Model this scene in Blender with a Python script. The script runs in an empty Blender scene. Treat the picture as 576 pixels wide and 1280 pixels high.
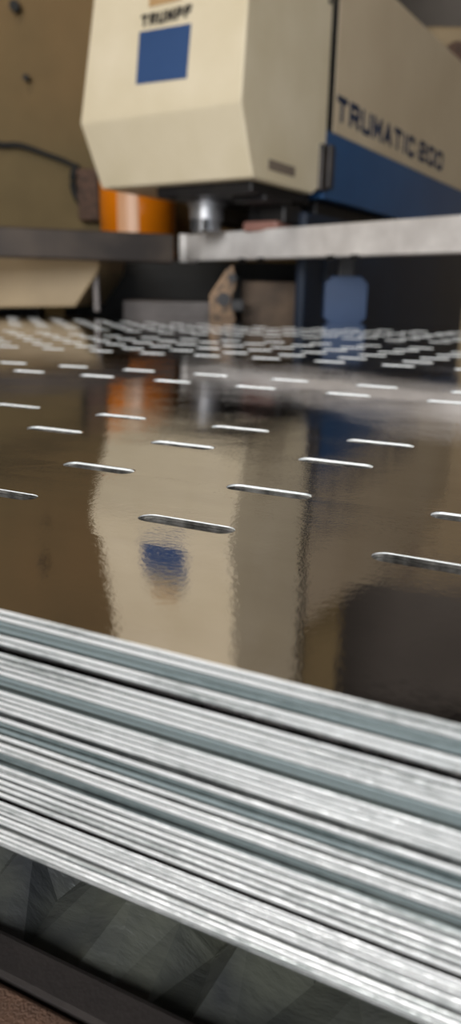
import bpy, bmesh, math, random
from mathutils import Vector, Matrix
random.seed(7)
R = math.radians
SC = bpy.context.scene
COL = SC.collection
Z0 = 0.95            # height of the top sheet above the floor (m)
CAMH = 0.065         # camera above the sheet

# ---------------------------------------------------------------- helpers
def link(name, bm, mats, parent=None, smooth=False, loc=None, rotz=0):
    me = bpy.data.meshes.new(name)
    bmesh.ops.recalc_face_normals(bm, faces=bm.faces)
    bm.to_mesh(me); bm.free()
    if not isinstance(mats, (list, tuple)): mats = [mats]
    for m in mats: me.materials.append(m)
    if smooth:
        for p in me.polygons: p.use_smooth = True
    o = bpy.data.objects.new(name, me); COL.objects.link(o)
    if parent: o.parent = parent
    if loc: o.location = loc
    o.rotation_euler[2] = rotz
    return o
def empty(name, loc, rotz=0):
    o = bpy.data.objects.new(name, None); COL.objects.link(o)
    o.empty_display_size = .05; o.location = loc; o.rotation_euler[2] = rotz
    return o
def tag(o, label, cat, group=None):
    o['label'] = label; o['category'] = cat
    if group: o['group'] = group
    return o
def structure(o):
    o['kind'] = 'structure'; return o
def box(bm, x0, x1, y0, y1, z0, z1, bev=0, seg=2, mi=0):
    r = bmesh.ops.create_cube(bm, size=1)
    vs = r['verts']
    for v in vs:
        v.co = Vector((x0+(v.co.x+.5)*(x1-x0), y0+(v.co.y+.5)*(y1-y0), z0+(v.co.z+.5)*(z1-z0)))
    fs = {f for v in vs for f in v.link_faces}
    for f in fs: f.material_index = mi
    if bev:
        es = list({e for v in vs for e in v.link_edges})
        bmesh.ops.bevel(bm, geom=es, offset=bev, segments=seg, profile=.6, affect='EDGES')
def cyl(bm, r1, r2, z0, z1, x=0, y=0, seg=32, axis=None, bev=0):
    """cylinder along z, or from axis[0] to axis[1]"""
    if axis:
        a, b = Vector(axis[0]), Vector(axis[1]); L = (b-a).length
        M = Matrix.Translation((a+b)/2) @ (b-a).to_track_quat('Z', 'Y').to_matrix().to_4x4()
    else:
        L = z1-z0; M = Matrix.Translation((x, y, (z0+z1)/2))
    r = bmesh.ops.create_cone(bm, cap_ends=True, segments=seg, radius1=r1, radius2=r2, depth=L, matrix=M)
    if bev:
        fs = {f for v in r['verts'] for f in v.link_faces}
        es = [e for e in {e for f in fs for e in f.edges} if any(len(f.verts) > 4 for f in e.link_faces)]
        bmesh.ops.bevel(bm, geom=es, offset=bev, segments=2, affect='EDGES')
def prism(bm, pts, axis, a, b, bev=0, mi=0):
    """polygon pts extruded along axis ('x','y','z') from a to b"""
    def co(p, t):
        if axis == 'x': return (t, p[0], p[1])
        if axis == 'y': return (p[0], t, p[1])
        return (p[0], p[1], t)
    A = [bm.verts.new(co(p, a)) for p in pts]; B = [bm.verts.new(co(p, b)) for p in pts]
    fs = [bm.faces.new(A), bm.faces.new(B[::-1])]
    n = len(pts)
    for i in range(n): fs.append(bm.faces.new((A[i], B[i], B[(i+1) % n], A[(i+1) % n])))
    for f in fs: f.material_index = mi
    bmesh.ops.recalc_face_normals(bm, faces=fs)
    if bev:
        es = list({e for f in fs for e in f.edges})
        bmesh.ops.bevel(bm, geom=es, offset=bev, segments=3, profile=.6, affect='EDGES')
def tube(bm, pts, r, seg=8):
    pts = [Vector(p) for p in pts]; rings = []
    # catmull-rom resample
    P = []
    for i in range(len(pts)-1):
        p0 = pts[max(i-1, 0)]; p1 = pts[i]; p2 = pts[i+1]; p3 = pts[min(i+2, len(pts)-1)]
        for k in range(6):
            t = k/6
            P.append(.5*((2*p1)+(p2-p0)*t+(2*p0-5*p1+4*p2-p3)*t*t+(3*p1-p0-3*p2+p3)*t**3))
    P.append(pts[-1])
    for i, p in enumerate(P):
        d = (P[min(i+1, len(P)-1)]-P[max(i-1, 0)]).normalized()
        q = d.to_track_quat('Z', 'Y')
        rr = r[0]+(r[1]-r[0])*i/(len(P)-1) if isinstance(r, tuple) else r
        rings.append([bm.verts.new(p+q@Vector((rr*math.cos(a*2*math.pi/seg), rr*math.sin(a*2*math.pi/seg), 0))) for a in range(seg)])
    for a, b in zip(rings, rings[1:]):
        for k in range(seg): bm.faces.new((a[k], a[(k+1) % seg], b[(k+1) % seg], b[k]))
    bm.faces.new(rings[0][::-1]); bm.faces.new(rings[-1])

# ---------------------------------------------------------------- materials
def hexc(h):
    h = h.lstrip('#'); c = [int(h[i:i+2], 16)/255 for i in (0, 2, 4)]
    return tuple((x/12.92 if x <= .04045 else ((x+.055)/1.055)**2.4) for x in c)+(1,)
class N:
    def __init__(s, name):
        s.m = bpy.data.materials.new(name); s.m.use_nodes = True
        s.t = s.m.node_tree; s.b = s.t.nodes['Principled BSDF']
    def n(s, typ, **k):
        o = s.t.nodes.new(typ)
        for a, v in k.items(): setattr(o, a, v)
        return o
    def l(s, a, b): s.t.links.new(a, b)
    def coord(s, scale=(1, 1, 1), rot=(0, 0, 0), rnd=False):
        tc = s.n('ShaderNodeTexCoord'); mp = s.n('ShaderNodeMapping')
        mp.inputs['Scale'].default_value = scale; mp.inputs['Rotation'].default_value = rot
        s.l(tc.outputs['Object'], mp.inputs['Vector'])
        if rnd:
            oi = s.n('ShaderNodeObjectInfo'); mu = s.n('ShaderNodeMath', operation='MULTIPLY'); mu.inputs[1].default_value = 57.
            s.l(oi.outputs['Random'], mu.inputs[0]); s.l(mu.outputs[0], mp.inputs['Location'])
        return mp.outputs['Vector']
    def noise(s, vec, scale=5, detail=4, rough=.55):
        x = s.n('ShaderNodeTexNoise'); x.inputs['Scale'].default_value = scale
        x.inputs['Detail'].default_value = detail; x.inputs['Roughness'].default_value = rough
        s.l(vec, x.inputs['Vector']); return x.outputs['Fac']
    def ramp(s, fac, stops):
        r = s.n('ShaderNodeValToRGB'); e = r.color_ramp.elements
        while len(e) < len(stops): e.new(.5)
        for el, (p, c) in zip(e, stops):
            el.position = p; el.color = c if len(c) == 4 else tuple(c)+(1,)
        s.l(fac, r.inputs['Fac']); return r.outputs['Color']
    def bump(s, h, strength=.3, dist=.001):
        b = s.n('ShaderNodeBump'); b.inputs['Strength'].default_value = strength; b.inputs['Distance'].default_value = dist
        s.l(h, b.inputs['Height']); s.l(b.outputs['Normal'], s.b.inputs['Normal']); return b
def paint(name, c1, c2, rough=.5, metal=0, scale=6, bump=.1, spec=.5, stops=(.35, .7)):
    s = N(name); v = s.coord()
    f = s.noise(v, scale, 5)
    s.l(s.ramp(f, [(stops[0], hexc(c1)), (stops[1], hexc(c2))]), s.b.inputs['Base Color'])
    s.b.inputs['Roughness'].default_value = rough; s.b.inputs['Metallic'].default_value = metal
    s.b.inputs['Specular IOR Level'].default_value = spec
    if bump: s.bump(s.noise(v, scale*25, 3), bump, .002)
    return s.m

def m_sheet_top():
    s = N('rolled_steel_surface')
    v = s.coord((1, 1, 1))
    big = s.noise(s.coord((3, 7, 3)), 6, 4)
    s.l(s.ramp(big, [(.3, (.50, .47, .47)), (.7, (.57, .54, .535))]), s.b.inputs['Base Color'])
    s.b.inputs['Metallic'].default_value = 1
    # rolling marks: short strokes along the rolling direction
    st = s.noise(s.coord((260, 1300, 1), (0, 0, R(-52))), 1, 2, .5)
    gr = s.noise(s.coord((1, 1, 1)), 520, 3, .6)
    wv = s.noise(v, 38, 2, .5)
    msk = s.ramp(s.noise(v, 11, 2), [(.42, (0, 0, 0)), (.62, (1, 1, 1))])
    m1 = s.n('ShaderNodeMath', operation='MULTIPLY'); s.l(st, m1.inputs[0]); s.l(msk, m1.inputs[1])
    m2 = s.n('ShaderNodeMath', operation='MULTIPLY_ADD'); s.l(gr, m2.inputs[0]); m2.inputs[1].default_value = .55; s.l(m1.outputs[0], m2.inputs[2])
    m3 = s.n('ShaderNodeMath', operation='MULTIPLY_ADD'); s.l(wv, m3.inputs[0]); m3.inputs[1].default_value = 1.2; s.l(m2.outputs[0], m3.inputs[2])
    s.bump(m3.outputs[0], .5, .00009)
    s.l(s.ramp(big, [(.3, (.025,)*3), (.75, (.05,)*3)]), s.b.inputs['Roughness'])
    return s.m
def m_edge(name, lo, hi, rough, metal=.6):
    s = N(name)
    n1 = s.noise(s.coord((30, 1, 260), rnd=True), 1, 4, .6)
    n2 = s.noise(s.coord((380, 1, 1600), rnd=True), 1, 3, .6)
    ad = s.n('ShaderNodeMath', operation='MULTIPLY_ADD'); s.l(n2, ad.inputs[0]); ad.inputs[1].default_value = .5
    s.l(n1, ad.inputs[2])
    oi = s.n('ShaderNodeObjectInfo'); tone = s.n('ShaderNodeMath', operation='MULTIPLY_ADD')
    s.l(oi.outputs['Random'], tone.inputs[0]); tone.inputs[1].default_value = .22; s.l(ad.outputs[0], tone.inputs[2])
    s.l(s.ramp(tone.outputs[0], [(.60, hexc(lo)), (.88, hexc(hi))]), s.b.inputs['Base Color'])
    s.b.inputs['Metallic'].default_value = metal; s.b.inputs['Roughness'].default_value = rough
    s.bump(ad.outputs[0], .6, .0004)
    return s.m
M_TOP = m_sheet_top()
M_EDGE = m_edge('sheared_bright_edge', '#a4aaa8', '#ffffff', .38)
M_EDGE_LO = m_edge('fracture_edge', '#474d4e', '#9aa19f', .55)
M_EDGE_B = m_edge('blue_grey_edge', '#5a6869', '#8b9799', .5)
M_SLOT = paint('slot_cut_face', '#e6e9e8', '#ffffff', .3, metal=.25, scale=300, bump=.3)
M_SLOTDK = paint('shaded_slot_face', '#3a3835', '#a5a29d', .3, metal=.6, scale=160, bump=.6)  # shade inside the slots painted in, with the darker fracture band
M_EDGE_BLO = m_edge('blue_grey_fracture_edge', '#4a5758', '#75817f', .55)
M_CREAM = paint('cream_enamel', '#ccbfa2', '#dbcfb6', .42, scale=4)
M_CREAM2 = paint('cream_enamel_arm', '#bcab90', '#c8b89e', .45, scale=3)
M_BLUE = paint('blue_enamel', '#2c4670', '#334e7a', .4, scale=4)
M_BLUEARM = paint('blue_panel_enamel', '#234872', '#2b527e', .42, scale=4)
M_NAVY = paint('navy_enamel', '#121e2f', '#172538', .5, scale=5)
M_INK = paint('dark_blue_lettering', '#1c2c48', '#22334f', .5, bump=0)
M_BLACK = paint('black_lettering', '#2a2725', '#38332f', .5, bump=0)
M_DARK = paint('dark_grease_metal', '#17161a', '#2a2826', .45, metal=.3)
M_SEAM = paint('black_rubber', '#121212', '#1c1b1a', .7)
M_STEEL = paint('ground_steel', '#8d8d90', '#b5b5b8', .38, metal=.7, scale=12)
M_RAIL = paint('worn_aluminium', '#c4bfbc', '#ece8e5', .42, metal=.2, scale=9)
M_CAP = paint('pale_end_cap', '#e6e2de', '#f6f3f0', .35, metal=.1)
M_RAILDK = paint('brown_oiled_steel', '#2e2723', '#4c4138', .4, metal=.4, scale=8)
M_ORANGE = paint('orange_plastic', '#dc7a0c', '#ea8412', .2, scale=4, bump=0)
M_SALMON = paint('pale_salmon', '#d9a47c', '#e2b28c', .35, bump=0)  # flat pale salmon for the strip on the drum's side
M_BRONZE = paint('bronze_clamp_metal', '#2e241c', '#866a4e', .4, metal=.5, scale=45)
M_CARD = paint('brown_board', '#4a3c30', '#6a5644', .7, scale=14)
M_CABBLUE = paint('mid_blue_plastic', '#243a5c', '#2b446a', .45, scale=8)
M_BEIGE = paint('beige_cabinet_paint', '#8f7b5b', '#a08b69', .5, scale=5)
M_FLOOR = paint('concrete_floor', '#3a3835', '#4c4945', .8, scale=3)
M_CEIL = paint('dark_roof_deck', '#2c2a29', '#383533', .9, scale=2)
M_DKWALL = paint('dark_grey_wall', '#6a625a', '#7c736a', .85, scale=2)  # plain dark grey for the inner, far and right walls
M_TABLE = paint('painted_table_steel', '#2f2c2c', '#453f3d', .5, metal=.2, scale=20)
M_RUST = paint('rusty_steel', '#3f2f27', '#6e5140', .6, metal=.1, scale=60, bump=.5)
M_TAN = paint('tan_label', '#a9865a', '#b89a70', .6, bump=0)
M_GREYLABEL = paint('faded_grey_lettering', '#6e6258', '#786c60', .6, bump=0)
M_PINK = paint('dull_red_plastic', '#8a6258', '#9a7064', .5)
M_PLATE = paint('dull_plate_steel', '#423d3b', '#56504e', .45, metal=.5, scale=12)
M_TIMBER = paint('timber_bearer', '#4e4030', '#6b583f', .8, scale=12)

def m_wall():
    s = N('old_plaster_wall')
    v = s.coord()
    a = s.ramp(s.noise(v, 2.2, 5), [(.35, hexc('#66573a')), (.65, hexc('#7a6948'))])
    b = s.ramp(s.noise(s.coord((1, 1, 1.0)), 1.1, 3), [(.5, (0, 0, 0)), (.8, (.45, .45, .45))])
    mx = s.n('ShaderNodeMix', data_type='RGBA'); s.l(b, mx.inputs['Factor']); s.l(a, mx.inputs['A'])
    mx.inputs['B'].default_value = hexc('#7c5430')
    s.l(mx.outputs['Result'], s.b.inputs['Base Color'])
    s.b.inputs['Roughness'].default_value = .85
    s.bump(s.noise(v, 18, 6), .4, .01)
    return s.m
M_WALL = m_wall()
def m_film():
    s = N('dusty_black_plastic_film')
    s.l(s.ramp(s.noise(s.coord(), 14, 4), [(.35, hexc('#2e3032')), (.62, hexc('#5a5c50'))]), s.b.inputs['Base Color'])
    s.b.inputs['Roughness'].default_value = .22
    s.b.inputs['Specular IOR Level'].default_value = .6
    s.bump(s.noise(s.coord((1, 2.5, 1)), 90, 4), .35, .002)
    return s.m
M_FILM = m_film()

# ---------------------------------------------------------------- camera
cam = bpy.data.cameras.new('camera'); co = bpy.data.objects.new('camera', cam); COL.objects.link(co)
SC.camera = co
p, r = R(16.9), R(1.1)
fw = Vector((0, math.cos(p), -math.sin(p))); rt = Vector((1, 0, 0)); up = rt.cross(fw)
rt2 = rt*math.cos(r)+up*math.sin(r); up2 = -rt*math.sin(r)+up*math.cos(r)
co.matrix_world = Matrix.Translation((0, 0, Z0+CAMH)) @ Matrix((rt2, up2, -fw)).transposed().to_4x4()
cam.sensor_fit = 'VERTICAL'; cam.sensor_height = 36; cam.lens = 900/1280*36
cam.clip_start = .01
cam.dof.use_dof = True; cam.dof.focus_distance = .235; cam.dof.aperture_fstop = 25.3/2.35

# ---------------------------------------------------------------- the stack of punched sheets
TH = R(-25); UX = Vector((math.cos(TH), math.sin(TH), 0)); VX = Vector((-math.sin(TH), math.cos(TH), 0))
O = Vector((-.0477, .1373, 0))            # a point of the near edge
U0, U1, V1 = -1.75, .42, 1.60
T = .00142; PITCH = .0015
def sm(t): t = max(0, min(1, t)); return t*t*(3-2*t)
def zw(u, v):
    """gentle bow of the sheets"""
    near = .0021*(1-sm(v/.13))-.0010
    far = .0042*sm((v-.12)/.45)*sm((u+.55)/.45)
    return near+far
DRIFT = .135
# rows of slots: (v, phase of u, pitch of u)
ROWS = []
for v in (.073, .121, .175, .223): ROWS.append((v, .004+DRIFT*(v-.073), .0715))
for v in (.366, .416): ROWS.append((v, -.022+DRIFT*(v-.436)-.002, .0675))
for v in (.577, .630, .682, .735, .786, .838): ROWS.append((v, -.041+.14*(v-.627), .0665))
for v in (.985, .985+.063, .985+.126, .985+.189, .985+.252, .985+.315): ROWS.append((v, -.208+.12*(v-1.001), .065))
SL, SW = .0315, .0080
def sheet_mesh(name, mats, inset=0, lip=0):
    bm = bmesh.new()
    V0 = inset
    cuts = [V0+.0002]
    cells = []
    for i, (v, ph, pu) in enumerate(ROWS):
        lo = v-.022 if (i == 0 or v-ROWS[i-1][0] > .09) else (v+ROWS[i-1][0])/2
        hi = v+.022 if (i == len(ROWS)-1 or ROWS[i+1][0]-v > .09) else (v+ROWS[i+1][0])/2
        cells.append((lo, hi, v, ph, pu))
    UB = [U0+(U1-U0)*k/14 for k in range(15)]
    def V(u, v, z): return bm.verts.new((u, v, z+zw(u, v)))
    def strip(va, vb):
        nv = max(1, int((vb-va)/.03))
        for z in (0, -T):
            for k in range(nv):
                a = va+(vb-va)*k/nv; b = va+(vb-va)*(k+1)/nv
                for ua, ub in zip(UB, UB[1:]):
                    bm.faces.new((V(ua, a, z), V(ub, a, z), V(ub, b, z), V(ua, b, z)))
    last = V0+.0002
    for lo, hi, v, ph, pu in cells:
        if lo-last > 1e-5: strip(last, lo)
        last = hi
        n0 = math.ceil((U0+.05-ph)/pu); n1 = math.floor((U1-.05-ph)/pu)
        us = [ph+pu*k for k in range(n0, n1+1)]
        edges = [U0]+[(a+b)/2 for a, b in zip(us, us[1:])]+[U1]
        for j, uc in enumerate(us):
            ul, ur = edges[j], edges[j+1]
            hr = SW/2; hl = SL/2-hr
            arc = []
            ns = 7
            for k in range(ns+1):                       # upper half, from right tip to left tip
                a = math.pi/2*k/ns; arc.append((uc+hl+hr*math.cos(a), v+hr*math.sin(a)))
            for k in range(ns+1):
                a = math.pi/2+math.pi/2*k/ns; arc.append((uc-hl+hr*math.cos(a), v+hr*math.sin(a)))
            low = [(x, 2*v-y) for x, y in arc]
            for z in (0, -T):
                bm.faces.new([V(a, b, z) for a, b in [(ul, v), (ul, hi), (uc, hi), (ur, hi), (ur, v)]+arc])
                bm.faces.new([V(a, b, z) for a, b in [(ul, v), (ul, lo), (uc, lo), (ur, lo), (ur, v)]+low])
            if lip and v > .1:                                     # burr-like lip added on the far rim so distant slots look brighter
                lh = 0 if v < .1 else lip*.25 if v < .3 else lip
                ra = [(x, y, lh*sm((y-v)/(SW*.35))) for x, y in arc]
                ro = [(uc+(x-uc)*(1+.0010/SL), v+(y-v)*(1+.0010/SW*2)) for x, y in arc]
                for k in range(len(ra)-1):
                    (x1, y1, h1), (x2, y2, h2) = ra[k], ra[k+1]
                    f = bm.faces.new((V(x1, y1, -.0001), V(x2, y2, -.0001), V(x2, y2, h2+.00002), V(x1, y1, h1+.00002))); f.material_index = 3
                    f = bm.faces.new((V(x1, y1, h1+.00002), V(x2, y2, h2+.00002), V(*ro[k+1], 0), V(*ro[k], 0))); f.material_index = 0
            tb_ = T*(.25 if v < .1 else .45 if v < .15 else .6)  # near rows get less bright wall, more painted shade
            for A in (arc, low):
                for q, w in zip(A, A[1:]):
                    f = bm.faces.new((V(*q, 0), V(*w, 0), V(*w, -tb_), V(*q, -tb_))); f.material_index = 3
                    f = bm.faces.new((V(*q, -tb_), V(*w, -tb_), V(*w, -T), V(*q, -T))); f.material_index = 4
    strip(last, V1)
    # outer edges: burnished band, fracture band and a little rounding on the near edge
    prof = [(V0+.0002, 0), (V0, -.00018), (V0, -.0008), (V0+.00015, -.0011), (V0+.00050, -T)]
    for ua, ub in zip(UB, UB[1:]):
        for (a, za), (b, zb) in zip(prof, prof[1:]):
            f = bm.faces.new((V(ua, a, za), V(ub, a, za), V(ub, b, zb), V(ua, b, zb))); f.material_index = 1 if za > -.0008 else 2
        f = bm.faces.new((V(ua, V1, 0), V(ub, V1, 0), V(ub, V1, -T), V(ua, V1, -T))); f.material_index = 1
    vs = [last]
    nv = 40
    for u in (U0, U1):
        for k in range(nv):
            a = V0+.0002+(V1-V0-.0002)*k/nv; b = V0+.0002+(V1-V0-.0002)*(k+1)/nv
            f = bm.faces.new((V(u, a, 0), V(u, b, 0), V(u, b, -T), V(u, a, -T))); f.material_index = 1
    bmesh.ops.remove_doubles(bm, verts=bm.verts, dist=1e-6)
    me = bpy.data.meshes.new(name)
    bmesh.ops.recalc_face_normals(bm, faces=bm.faces)
    bm.to_mesh(me); bm.free()
    for m in mats: me.materials.append(m)
    return me
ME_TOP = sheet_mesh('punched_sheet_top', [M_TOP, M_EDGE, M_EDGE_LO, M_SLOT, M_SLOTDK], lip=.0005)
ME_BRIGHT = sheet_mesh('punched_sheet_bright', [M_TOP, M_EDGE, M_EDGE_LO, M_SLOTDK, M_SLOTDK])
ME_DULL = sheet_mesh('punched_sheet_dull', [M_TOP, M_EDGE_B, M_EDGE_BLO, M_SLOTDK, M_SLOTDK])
DULL = {2: 0, 3: 0, 11: 1, 12: 1, 19: 2, 20: 2, 24: 3, 25: 3}
BACK = {6, 17, 32}
NS = 42
ordn = ['uppermost', 'second', 'third', 'lowest']
rs = random.Random(3)
proto = None
for i in range(NS):
    if proto is None:
        proto = bpy.data.objects.new('steel_sheet', ME_TOP); o = proto
    else:
        o = proto.copy()
        o.data = ME_DULL if i in DULL else ME_BRIGHT
    COL.objects.link(o)
    off = rs.uniform(-.0004, .0006)
    if i in DULL: off += .0006
    if i in BACK: off = .0015 if i == 17 else .006
    if i == 0: off = 0
    o.location = Vector((0, 0, Z0-i*PITCH))+O+VX*off+UX*rs.uniform(-.0006, .0006)
    o.rotation_euler[2] = TH+(rs.uniform(-.0006, .0006) if i else 0)
    if i == 0: lab = 'mirror-bright slotted steel sheet on top of the stack'
    elif i == NS-1: lab = 'bottom slotted steel sheet, its edge next to the black film'
    elif i in DULL: lab = 'steel sheet with dull blue-grey edge in the %s dull band of the stack' % ordn[DULL[i]]
    elif i == 6: lab = 'set-back sheet making the upper dark line in the stack edge'
    elif i == 17: lab = 'set-back sheet making the middle thin dark line in the stack edge'
    elif i == 32: lab = 'set-back sheet making the low dark line in the stack edge'
    elif i == 1: lab = 'bright-edged steel sheet directly under the top sheet'
    elif i < 6: lab = 'bright-edged sheet between the uppermost dull band and upper dark line'
    elif i < 11: lab = 'bright-edged sheet between the upper dark line and second dull band'
    elif i < 17: lab = 'bright-edged sheet below second dull band, above the middle thin dark line'
    elif i < 19: lab = 'bright-edged sheet between the middle thin dark line and third dull band'
    elif i < 24: lab = 'bright-edged sheet between the third and the lowest dull bands'
    elif i < 32: lab = 'bright-edged sheet between the lowest dull band and the low dark line'
    else: lab = 'bright-edged sheet in the fine layers below the low dark line'
    tag(o, lab, 'metal sheet', 'slotted steel sheets in the stack')
ZB = Z0-NS*PITCH       # underside of the stack

# ---------------------------------------------------------------- things under the stack
def uvz(u, v, z): return O+UX*u+VX*v+Vector((0, 0, z))
tb = empty('work_table', (O.x, O.y, 0), TH)
tag(tb, 'dark steel table with a rusty front lip carrying the sheet stack', 'table')
ZT = Z0-.104
bm = bmesh.new(); box(bm, U0, U1, .010, V1, ZT-.03, ZT-.012); link('table_top', bm, M_TABLE, tb)
bm = bmesh.new(); box(bm, U0, U1, .0012, .0125, ZT-.045, ZT-.001, .0015); link('front_rail', bm, M_TABLE, tb)
bm = bmesh.new()
prism(bm, [(-.040, ZT-.05), (.001, ZT-.05), (.001, ZT-.003), (-.001, ZT-.0005), (-.036, ZT-.004), (-.040, ZT-.010)], 'x', U0, U1, .001)
link('rusty_lip', bm, M_RUST, tb)['label'] = 'rust-brown steel lip along the front of the table'
for u in (U0+.06, U1-.06):
    for v in (.05, V1-.05):
        bm = bmesh.new(); box(bm, u-.03, u+.03, v-.03, v+.03, 0, ZT-.03, .004); link('leg', bm, M_TABLE, tb)
for k, v in enumerate((.22, .75, 1.3)):
    bm = bmesh.new(); box(bm, U0+.02, U1-.02, v-.04, v+.04, ZT-.012, ZB-.0002, .002)
    o = link('timber_bearer', bm, M_TIMBER, None, loc=(O.x, O.y, 0), rotz=TH)
    tag(o, ['nearest timber bearer under the steel sheets', 'middle timber bearer under the steel sheets', 'farthest timber bearer under the steel sheets'][k], 'timber', 'timber bearers')
# crumpled film between table and stack
bm = bmesh.new(); rf = random.Random(11)
nu, nv = 46, 7
G = []
for i in range(nu+1):
    row = []
    for j in range(nv+1):
        u = -.30+.55*i/nu+rf.uniform(-.005, .005); v = .0135+.16*j/nv+(rf.uniform(-.007, .007) if j else 0)
        z = ZT-.008+(rf.uniform(0, .022) if 0 < j else rf.uniform(0, .003))
        row.append(bm.verts.new((u, v, z)))
    G.append(row)
for i in range(nu):
    for j in range(nv):
        a, b, c, d = G[i][j], G[i+1][j], G[i+1][j+1], G[i][j+1]
        if rf.random() < .5: bm.faces.new((a, b, c)); bm.faces.new((a, c, d))
        else: bm.faces.new((a, b, d)); bm.faces.new((b, c, d))
o = link('plastic_film', bm, M_FILM, None, loc=(O.x, O.y, 0), rotz=TH)
sd = o.modifiers.new('thick', 'SOLIDIFY'); sd.thickness = .0006
tag(o, 'crumpled dusty dark plastic film under the bottom sheet', 'plastic film')

# ---------------------------------------------------------------- punching machine (local frame: +X right, +Y back along the arm)
S = 1.75/1.6
MY = R(-32)
K = Vector((.0325*S, 1.6*S, Z0+CAMH+.2259*S))
ZK = K.z/S             # local units are divided by S
mach = empty('punching_machine', (K.x, K.y, 0), MY)
tag(mach, 'cream and blue punching machine with a boxy head over the sheets', 'machine')
def part(name, bm, mats, parent=mach, smooth=False):
    """vertices are given in unscaled machine units with z=0 at the head's lower rim"""
    for v in bm.verts: v.co = Vector((v.co.x*S, v.co.y*S, v.co.z*S+K.z))
    return link(name, bm, mats, parent, smooth)
FL = -K.z/S            # the floor in machine units
# head cover, narrowing towards the top, chin sloping back
bm = bmesh.new()
H = .86
prof = [(0, 0), (-.052, .128), (-.02, .45), (.015, H), (.335, H), (.335, .03), (.275, 0)]
def xl(z): return -.420+.14*max(0, min(z, .42)-.13)
def xr(z): return 0 if z < .13 else -.0*(z-.13)
A = [bm.verts.new((xr(z), y, z)) for y, z in prof]; B = [bm.verts.new((xl(z)+(.012 if z == 0 else 0), y, z)) for y, z in prof]
n = len(prof); fs = [bm.faces.new(A), bm.faces.new(B[::-1])]
for i in range(n): fs.append(bm.faces.new((A[i], B[i], B[(i+1) % n], A[(i+1) % n])))
bmesh.ops.recalc_face_normals(bm, faces=fs)
bmesh.ops.bevel(bm, geom=list(bm.edges), offset=.006, segments=3, profile=.6, affect='EDGES')
head = part('head_cover', bm, M_CREAM)
def on_front(x, z, d=.0015):
    """point on the front face of the head"""
    if z < .45: y = -.052+(z-.128)/(.45-.128)*.032
    else: y = -.02+(z-.45)/(H-.45)*.035
    return (x, y-d, z)
def decal(name, corners, m, parent, d=.0015, th=.002):
    bm = bmesh.new()
    a = [bm.verts.new(c) for c in corners]; b = [bm.verts.new((c[0], c[1]+th, c[2])) for c in corners]
    bm.faces.new(a); bm.faces.new(b[::-1])
    for i in range(4): bm.faces.new((a[i], b[i], b[(i+1) % 4], a[(i+1) % 4]))
    return part(name, bm, m, parent)
o = decal('blue_square', [on_front(-.262, .188), on_front(-.132, .184), on_front(-.128, .281), on_front(-.258, .285)], M_BLUE, head)
o['label'] = 'solid blue square emblem'
GL = {  # stroke lettering on a 1 x 1 box
 'T': [[(0, 1), (1, 1)], [(.5, 1), (.5, 0)]],
 'R': [[(0, 0), (0, 1), (.8, 1), (1, .88), (1, .58), (.8, .45), (0, .45)], [(.55, .45), (1, 0)]],
 'U': [[(0, 1), (0, .15), (.15, 0), (.85, 0), (1, .15), (1, 1)]],
 'M': [[(0, 0), (0, 1), (.5, .3), (1, 1), (1, 0)]],
 'A': [[(0, 0), (.5, 1), (1, 0)], [(.2, .3), (.8, .3)]],
 'I': [[(.5, 0), (.5, 1)]],
 'C': [[(1, .8), (1, .88), (.85, 1), (.15, 1), (0, .85), (0, .15), (.15, 0), (.85, 0), (1, .12), (1, .2)]],
 'P': [[(0, 0), (0, 1), (.8, 1), (1, .88), (1, .55), (.8, .42), (0, .42)]],
 'F': [[(1, 1), (0, 1), (0, 0)], [(0, .52), (.8, .52)]],
 '2': [[(0, .85), (.15, 1), (.85, 1), (1, .85), (1, .62), (.85, .5), (.15, .5), (0, .38), (0, 0), (1, 0)]],
 '0': [[(.15, 0), (.85, 0), (1, .15), (1, .85), (.85, 1), (.15, 1), (0, .85), (0, .15), (.15, 0)]],
}
def letters(name, body, m, parent, loc, rot, w, h, st, gap):
    """block lettering drawn with strokes of one width, w x h machine units"""
    adv = {'I': .35}
    tot = sum(adv.get(c, 1) for c in body); cw = (w-gap*(len(body)-1))/tot
    bm = bmesh.new(); x = 0
    for c in body:
        wd = cw*adv.get(c, 1)
        for line in GL[c]:
            P = [Vector((x+st/2+a*(wd-st), st/2+b*(h-st), 0)) for a, b in line]
            for k, (a, b) in enumerate(zip(P, P[1:])):
                d = (b-a).normalized(); nn = Vector((-d.y, d.x, 0))*st/2
                a_, b_ = a-d*st*.42, b+d*st*.42
                z = k*.00002
                q = [bm.verts.new(v) for v in (a_-nn, b_-nn, b_+nn, a_+nn)]
                t = [bm.verts.new(v.co+Vector((0, 0, .0012+z))) for v in q]
                bm.faces.new(t); bm.faces.new(q[::-1])
                for j in range(4): bm.faces.new((q[j], q[(j+1) % 4], t[(j+1) % 4], t[j]))
        x += wd+gap
    for v in bm.verts: v.co *= S
    t = link(name, bm, m, parent)
    t.location = (loc[0]*S, loc[1]*S, loc[2]*S+K.z); t.rotation_euler = rot
    return t
yb = on_front(0, .292)[1]
letters('brand_lettering', 'TRUMPF', M_BLACK, head, (-.254, yb-.0005, .2925), (R(84.5), 0, 0), .127, .022, .0055, .004)
o = decal('tan_sticker', [on_front(-.236, .327), on_front(-.155, .327), on_front(-.155, .352), on_front(-.236, .352)], M_TAN, head)
decal_side = bmesh.new(); box(decal_side, -.001, .0012, .062, .180, .024, .044, 0)
part('worn_label', decal_side, M_GREYLABEL, head)
# small screw on the head's side
bm = bmesh.new(); cyl(bm, .005, .005, 0, 0, seg=12, axis=((-.001, .345-.03, .40), (.004, .345-.03, .40))); part('screw', bm, M_SEAM, head)
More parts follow.
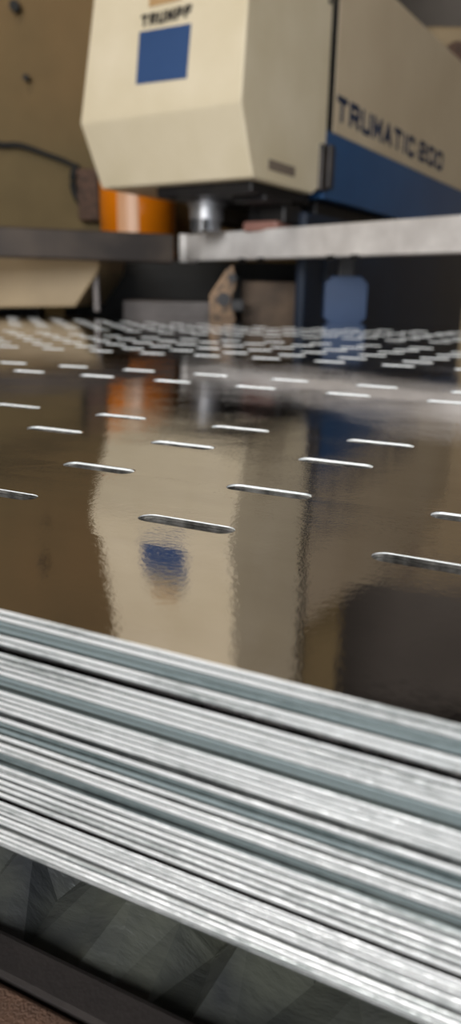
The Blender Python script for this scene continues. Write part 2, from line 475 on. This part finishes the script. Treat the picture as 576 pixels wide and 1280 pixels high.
# seam with hinge rail
bm = bmesh.new(); box(bm, -.40, -.001, .334, .3675, .04, H-.02); part('hinge_seam', bm, M_SEAM)
bm = bmesh.new(); box(bm, -.03, .008, .30, .336, .012, .112, .004); box(bm, -.03, .012, .336, .362, .02, .115, .004); part('hinge_block', bm, M_TABLE)
# underside plate and tool holder
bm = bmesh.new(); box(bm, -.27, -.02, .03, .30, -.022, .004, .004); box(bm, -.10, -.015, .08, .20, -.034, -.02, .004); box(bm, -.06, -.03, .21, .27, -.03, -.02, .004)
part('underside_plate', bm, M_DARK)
bm = bmesh.new(); cyl(bm, .040, .040, -.064, -.018, -.215, .15, 40, bev=.003); cyl(bm, .046, .046, -.03, -.018, -.215, .15, 40); cyl(bm, .034, .032, -.086, -.064, -.215, .15, 32)
part('punch_holder', bm, M_STEEL, smooth=False)
for px_ in (-.225, -.19):
    bm = bmesh.new(); cyl(bm, .006, .006, -.088, -.062, px_, .108, 12); part('stripper_pin', bm, M_DARK)
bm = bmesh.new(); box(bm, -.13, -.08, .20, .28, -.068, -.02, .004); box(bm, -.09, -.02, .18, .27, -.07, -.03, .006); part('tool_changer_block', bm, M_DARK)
bm = bmesh.new(); box(bm, -.12, -.03, .16, .24, -.088, -.066, .006); part('red_block', bm, M_PINK)['label'] = 'dull red plastic block'
# upper arm: cream panel above blue stripe
bm = bmesh.new(); prism(bm, [(.368, .146), (1.75, .146), (1.75, .53), (.368, .52)], 'x', -.40, 0, .004); arm = part('arm_panel', bm, M_CREAM2)
bm = bmesh.new(); prism(bm, [(.335, .146), (.335, -.002), (1.75, -.002), (1.75, .146)], 'x', -.40, 0, .002)
part('blue_stripe', bm, M_BLUEARM)['label'] = 'dark blue lower side of the arm'
letters('model_lettering', 'TRUMATIC', M_INK, arm, (.0004, .380, .174), (R(90), 0, R(90)), .565, .056, .0135, .016)
letters('model_number', '200', M_INK, arm, (.0004, .985, .177), (R(90), 0, R(90)), .245, .056, .0135, .016)
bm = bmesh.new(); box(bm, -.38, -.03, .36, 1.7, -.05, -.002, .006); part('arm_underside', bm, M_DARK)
# back column and lower frame
bm = bmesh.new(); prism(bm, [(1.35, FL), (2.1, FL), (2.1, .56), (1.75, .56), (1.75, -.02), (1.35, -.02)], 'x', -.46, -.012, .006); part('back_column', bm, M_NAVY)
bm = bmesh.new(); prism(bm, [(.25, FL), (1.36, FL), (1.36, -.04), (.25, -.04)], 'x', -.025, .0, .008)
link_l = part('lower_frame', bm, M_NAVY)
bm = bmesh.new(); box(bm, -.001, .005, .36, .56, -.2, -.11, .002); part('access_cover', bm, M_NAVY)

# ---------------------------------------------------------------- helper: pixel ray -> point (only used to lay the far things out)
def at(px, py, Y):
    d = rt2*(px-288)/900+up2*(640-py)/900+fw
    d = d*(Y/d.y); return Vector((0, 0, Z0+CAMH))+d

# ---------------------------------------------------------------- feed rails
fr = empty('feed_rail', (0, 0, 0))
tag(fr, 'bright worn aluminium feed rail crossing below the machine arm', 'rail')
def beam(name, P, Q, h, depth, m, parent, bev=.006):
    P = Vector(P); Q = Vector(Q); d = Q-P; L = math.hypot(d.x, d.y); a = math.atan2(d.y, d.x)
    bm = bmesh.new(); box(bm, 0, L, 0, depth, 0, h, bev, 3)
    return link(name, bm, m, parent, loc=P, rotz=a)
ZR0, ZR1 = .0785*1.09, .143*1.09
a_ = at(228, 328, 2.18); b_ = at(576, 314, 1.52); dirb = (b_-a_); dirb.z = 0
a2 = Vector((a_.x, a_.y, Z0+CAMH+ZR0)); b2 = a2+dirb*1.45
beam('rail_body', a2, b2, ZR1-ZR0, .05, M_RAIL, fr, .004)
e = dirb.normalized()
bm = bmesh.new(); box(bm, -.012, .012, -.006, .05, -.004, ZR1-ZR0+.003, .006, 3)
link('end_cap', bm, M_CAP, fr, loc=a2, rotz=math.atan2(dirb.y, dirb.x))
for t in (.28, .36, .62, .70):
    bm = bmesh.new(); box(bm, -.012, .012, -.002, .004, -.007, .003, .001)
    link('rail_bolt', bm, M_DARK, fr, loc=a2+dirb*t, rotz=math.atan2(dirb.y, dirb.x))
# clamps hanging from the rail
def clamp_pos(px, py, Y): return at(px, py, Y)
c0 = at(432, 376, 1.92)
bm = bmesh.new()
wq = .0285*1.92; hq = .031*1.92; ch = .3
oct_ = [(-wq, -hq*(1-ch)), (-wq, hq*(1-ch)), (-wq*(1-ch*1.1), hq), (wq*(1-ch*1.1), hq), (wq, hq*(1-ch)), (wq, -hq*(1-ch)), (wq*(1-ch*1.1), -hq), (-wq*(1-ch*1.1), -hq)]
prism(bm, oct_, 'y', 0, .05, .003)
link('octagonal_clamp', bm, M_CABBLUE, fr, loc=c0)['label'] = 'blue octagonal clamp head'
bm = bmesh.new(); box(bm, -.02, .02, .01, .04, hq*.9, .16, .004); link('clamp_bracket', bm, M_DARK, fr, loc=c0)

sr = at(-10, 322, 1.80); sq = at(218, 328, 1.96)
d = sq-sr; d.z = 0
s0 = Vector((sr.x, sr.y, Z0+CAMH+.0715))-d*2.2
sd_ = beam('side_rail', s0, Vector((sq.x, sq.y, s0.z)), .070, .06, M_RAILDK, None, .006)
tag(sd_, 'dark brown steel rail at left, ending at the bright feed rail', 'rail')

# ---------------------------------------------------------------- things behind the rails
# die table plate
dp = empty('die_table', (0, 0, 0)); tag(dp, 'dark grey die table plate at the far end of the sheets', 'machine table')
P0 = at(196, 390, 2.25)
bm = bmesh.new(); box(bm, -.105, .22, 0, .22, -.045, .010, .006, 3); link('plate', bm, M_PLATE, dp, loc=(P0.x, P0.y, Z0+.03), rotz=R(-3))
bm = bmesh.new(); box(bm, -.08, .18, .04, .20, -Z0-.03, -.045); link('pedestal', bm, M_DARK, dp, loc=(P0.x, P0.y, Z0+.03), rotz=R(-3))
# black box added behind the plate, its colour standing for the gap's shade
bm = bmesh.new(); box(bm, -.52, .40, 0, .45, 0, Z0+.165, .01); box(bm, -.45, .1, -.01, .01, Z0-.3, Z0+.13, .004)
o = link('dark_gap_box', bm, M_SEAM, None, loc=(-.05, 2.50, 0)); tag(o, 'added black box filling the dark gap below the side rail', 'cabinet')
# orange guard drum
bm = bmesh.new()
oc = at(172, 288, 2.68)
cyl(bm, .131, .131, 0, .40, 0, 0, 64, bev=.004)
for z in (.02, .35): cyl(bm, .134, .134, z, z+.012, 0, 0, 64)
o = link('orange_drum', bm, M_ORANGE, None, smooth=False, loc=(oc.x, oc.y+.02, Z0+.165))
for p_ in o.data.polygons: p_.use_smooth = len(p_.vertices) == 4
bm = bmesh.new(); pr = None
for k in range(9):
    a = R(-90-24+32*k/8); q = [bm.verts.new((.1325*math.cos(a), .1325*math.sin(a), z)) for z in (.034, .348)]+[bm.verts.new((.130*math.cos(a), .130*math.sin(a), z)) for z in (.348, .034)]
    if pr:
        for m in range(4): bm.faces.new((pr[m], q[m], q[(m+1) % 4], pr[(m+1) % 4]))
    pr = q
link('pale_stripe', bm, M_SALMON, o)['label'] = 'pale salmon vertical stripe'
tag(o, 'glossy orange drum seen between the side rail and the machine head', 'drum')
# brown box
q0 = at(302, 404, 2.12); q1 = at(370, 404, 2.12)
bm = bmesh.new(); box(bm, 0, q1.x-q0.x, 0, .2, -.05, .098, .005); box(bm, .004, q1.x-q0.x-.004, -.002, .02, -.045, .035, .003)
o = link('brown_block', bm, M_CARD, None, loc=(q0.x, q0.y, Z0+.0)); tag(o, 'low brown block at the far end of the sheets beside the clamp', 'block')
# bronze clamp: jaw, body, bolts
cl = empty('sheet_clamp', at(281, 403, 2.02)); tag(cl, 'small bronze-coloured clamp standing at the far sheet edge under the rail end', 'clamp')
bm = bmesh.new(); prism(bm, [(-.042, -.01), (-.044, .07), (-.02, .105), (.0, .135), (.02, .15), (.03, .10), (.018, .06), (.034, -.01)], 'y', 0, .06, .004); link('clamp_body', bm, M_BRONZE, cl)
bm = bmesh.new(); cyl(bm, .018, .018, 0, 0, seg=16, axis=((-.004, -.02, .06), (-.004, .01, .06))); link('dark_bolt', bm, M_DARK, cl)
bm = bmesh.new(); cyl(bm, .011, .011, 0, 0, seg=16, axis=((.018, -.02, .115), (.018, .01, .115))); link('dark_bolt', bm, M_DARK, cl)
bm = bmesh.new(); box(bm, .016, .05, -.01, .05, .03, .06, .003); link('jaw', bm, M_DARK, cl)
# beige cabinet at left
def poly(px, Y): q = [at(a, b, Y) for a, b in px]; return [(v.x, v.z) for v in q]
bm = bmesh.new(); prism(bm, poly([(-260, 300), (126, 300), (122, 338), (92, 384), (-260, 388)], 2.0), 'y', 2.0+.02, 2.46, .006)
bc = empty('beige_cabinet', (0, 0, 0)); tag(bc, 'beige machine housing with a slanted lower corner at far left', 'machine housing')
link('housing', bm, M_BEIGE, bc)
bm = bmesh.new()
pp = at(118, 395, 2.0); box(bm, pp.x-.008, pp.x+.008, 2.035, 2.055, Z0+.01, Z0+CAMH+.075, .002); link('corner_post', bm, M_PLATE, bc)
bm = bmesh.new(); box(bm, -1.35, -.62, 2.38, 2.45, 0, Z0+.06); link('plinth', bm, M_DARK, bc)

# cable on wall and bracket
YW = 3.0
def wp(px, py, dy=.02): return at(px, py, YW-dy)
bm = bmesh.new(); tube(bm, [wp(-120, 175), wp(-40, 172), wp(0, 181), (wp(25, 182)), wp(55, 192), wp(88, 205), wp(108, 222), wp(122, 246), wp(128, 290)], (.013, .007), 10)
o = link('wall_cable', bm, M_SEAM, None, True); tag(o, 'black cable sagging along the plaster wall left of the machine head', 'cable')
bm = bmesh.new(); tube(bm, [wp(96, 205), wp(91, 222), wp(93, 240), wp(101, 253), wp(110, 248)], (.013, .012), 10)
o = link('hanging_hose', bm, M_SEAM, None, True); tag(o, 'short black hose loop hanging just left of the orange drum', 'hose')
bm = bmesh.new()
c_ = wp(110, 232, .0); box(bm, c_.x-.028, c_.x+.05, YW-.07, YW-.002, c_.z-.13, c_.z+.05, .006)
o = link('rusty_bracket', bm, M_RUST, None); tag(o, 'rusty steel bracket on the wall behind the hanging hose', 'bracket')
for (px, py, sx, lab) in ((20, 8, .015, 'dark wall peg in the top left corner'), (34, 97, .009, 'small dark wall peg above the sagging cable')):
    c_ = wp(px, py); bm = bmesh.new(); cyl(bm, sx, sx*.8, 0, 0, seg=14, axis=((c_.x, YW+.002, c_.z), (c_.x, YW-.035, c_.z-.004))); cyl(bm, sx*1.3, sx*1.2, 0, 0, seg=14, axis=((c_.x, YW-.033, c_.z-.004), (c_.x, YW-.045, c_.z-.005)))
    o = link('wall_peg', bm, M_SEAM); tag(o, lab, 'peg', 'wall pegs')
# cabinet behind the arm at top right
q = at(533, 32, 3.35)
bc2 = empty('wall_cupboard', (q.x, 3.35, 0)); tag(bc2, 'beige cupboard behind the machine arm in the top right corner', 'cupboard')
bm = bmesh.new(); box(bm, 0, .9, 0, .4, 0, q.z, .012); link('cupboard_body', bm, M_BEIGE, bc2)
q2 = at(573, 66, 3.3)
bm = bmesh.new(); cyl(bm, .05, .05, 0, 0, seg=24, axis=((q2.x-q.x, .002, q2.z), (q2.x-q.x, -.03, q2.z)), bev=.006); link('round_knob', bm, M_RUST, bc2)

# ---------------------------------------------------------------- the room
def slab(name, x0, x1, y0, y1, z0, z1, m):
    bm = bmesh.new(); box(bm, x0, x1, y0, y1, z0, z1); return structure(link(name, bm, m))
XW = .75
slab('floor', -3.2, 3.6, -3.5, 5.2, -.1, 0, M_FLOOR)
slab('wall_back', -3.2, .52, YW, YW+.12, 0, 3.4, M_WALL)
slab('wall_far', .40, 3.6, 4.3, 4.45, 0, 3.4, M_DKWALL)
slab('wall_inner', .40, 0.52, YW+.12, 4.3, 0, 3.4, M_DKWALL)
slab('wall_left', -3.3, -3.2, -3.5, 5.05, 0, 3.4, M_WALL)
slab('wall_right', 3.6, 3.7, -3.5, 5.05, 0, 3.4, M_DKWALL)
slab('ceiling', -3.3, 3.7, -3.5, 5.05, 3.4, 3.5, M_CEIL)

# ---------------------------------------------------------------- light: open gate behind the viewer, roof lamp, added warm fill
W = bpy.data.worlds.new('World'); SC.world = W; W.use_nodes = True
bg = W.node_tree.nodes['Background']; bg.inputs['Color'].default_value = (.86, .93, 1, 1); bg.inputs['Strength'].default_value = 1.9
def area(name, loc, target, sx, sy, e, col):
    L = bpy.data.lights.new(name, 'AREA'); L.shape = 'RECTANGLE'; L.size = sx; L.size_y = sy; L.energy = e; L.color = col
    o = bpy.data.objects.new(name, L); COL.objects.link(o); o.location = loc
    o.rotation_euler = (Vector(target)-Vector(loc)).to_track_quat('-Z', 'Y').to_euler()
area('gate_daylight', (-1.3, -2.2, 2.1), (-.1, .6, .9), 1.6, 1.4, 98, (1, .985, .955))
area('roof_lamp', (-1.0, .9, 3.2), (-.6, 1.6, 1), .25, 1.2, 14, (1, .86, .66))

area('warm_fill_right', (1.5, .9, 3.2), (.5, 2.2, 1.1), .25, 1.2, 13, (1, .86, .7))  # unseen warm fill added to brighten the machine's right side and far wall
def rebase(root, loc):
    d = Vector(loc)-root.location
    for c in root.children: c.location = c.location-d
    root.location = Vector(loc)
rebase(fr, (a2.x, a2.y, a2.z)); rebase(dp, (P0.x, P0.y, 0)); rebase(bc, (-.98, 2.4, 0))
vs = SC.view_settings; vs.view_transform = 'Standard'; vs.look = 'None'; vs.gamma = 1; vs.use_curve_mapping = False; vs.exposure = 0
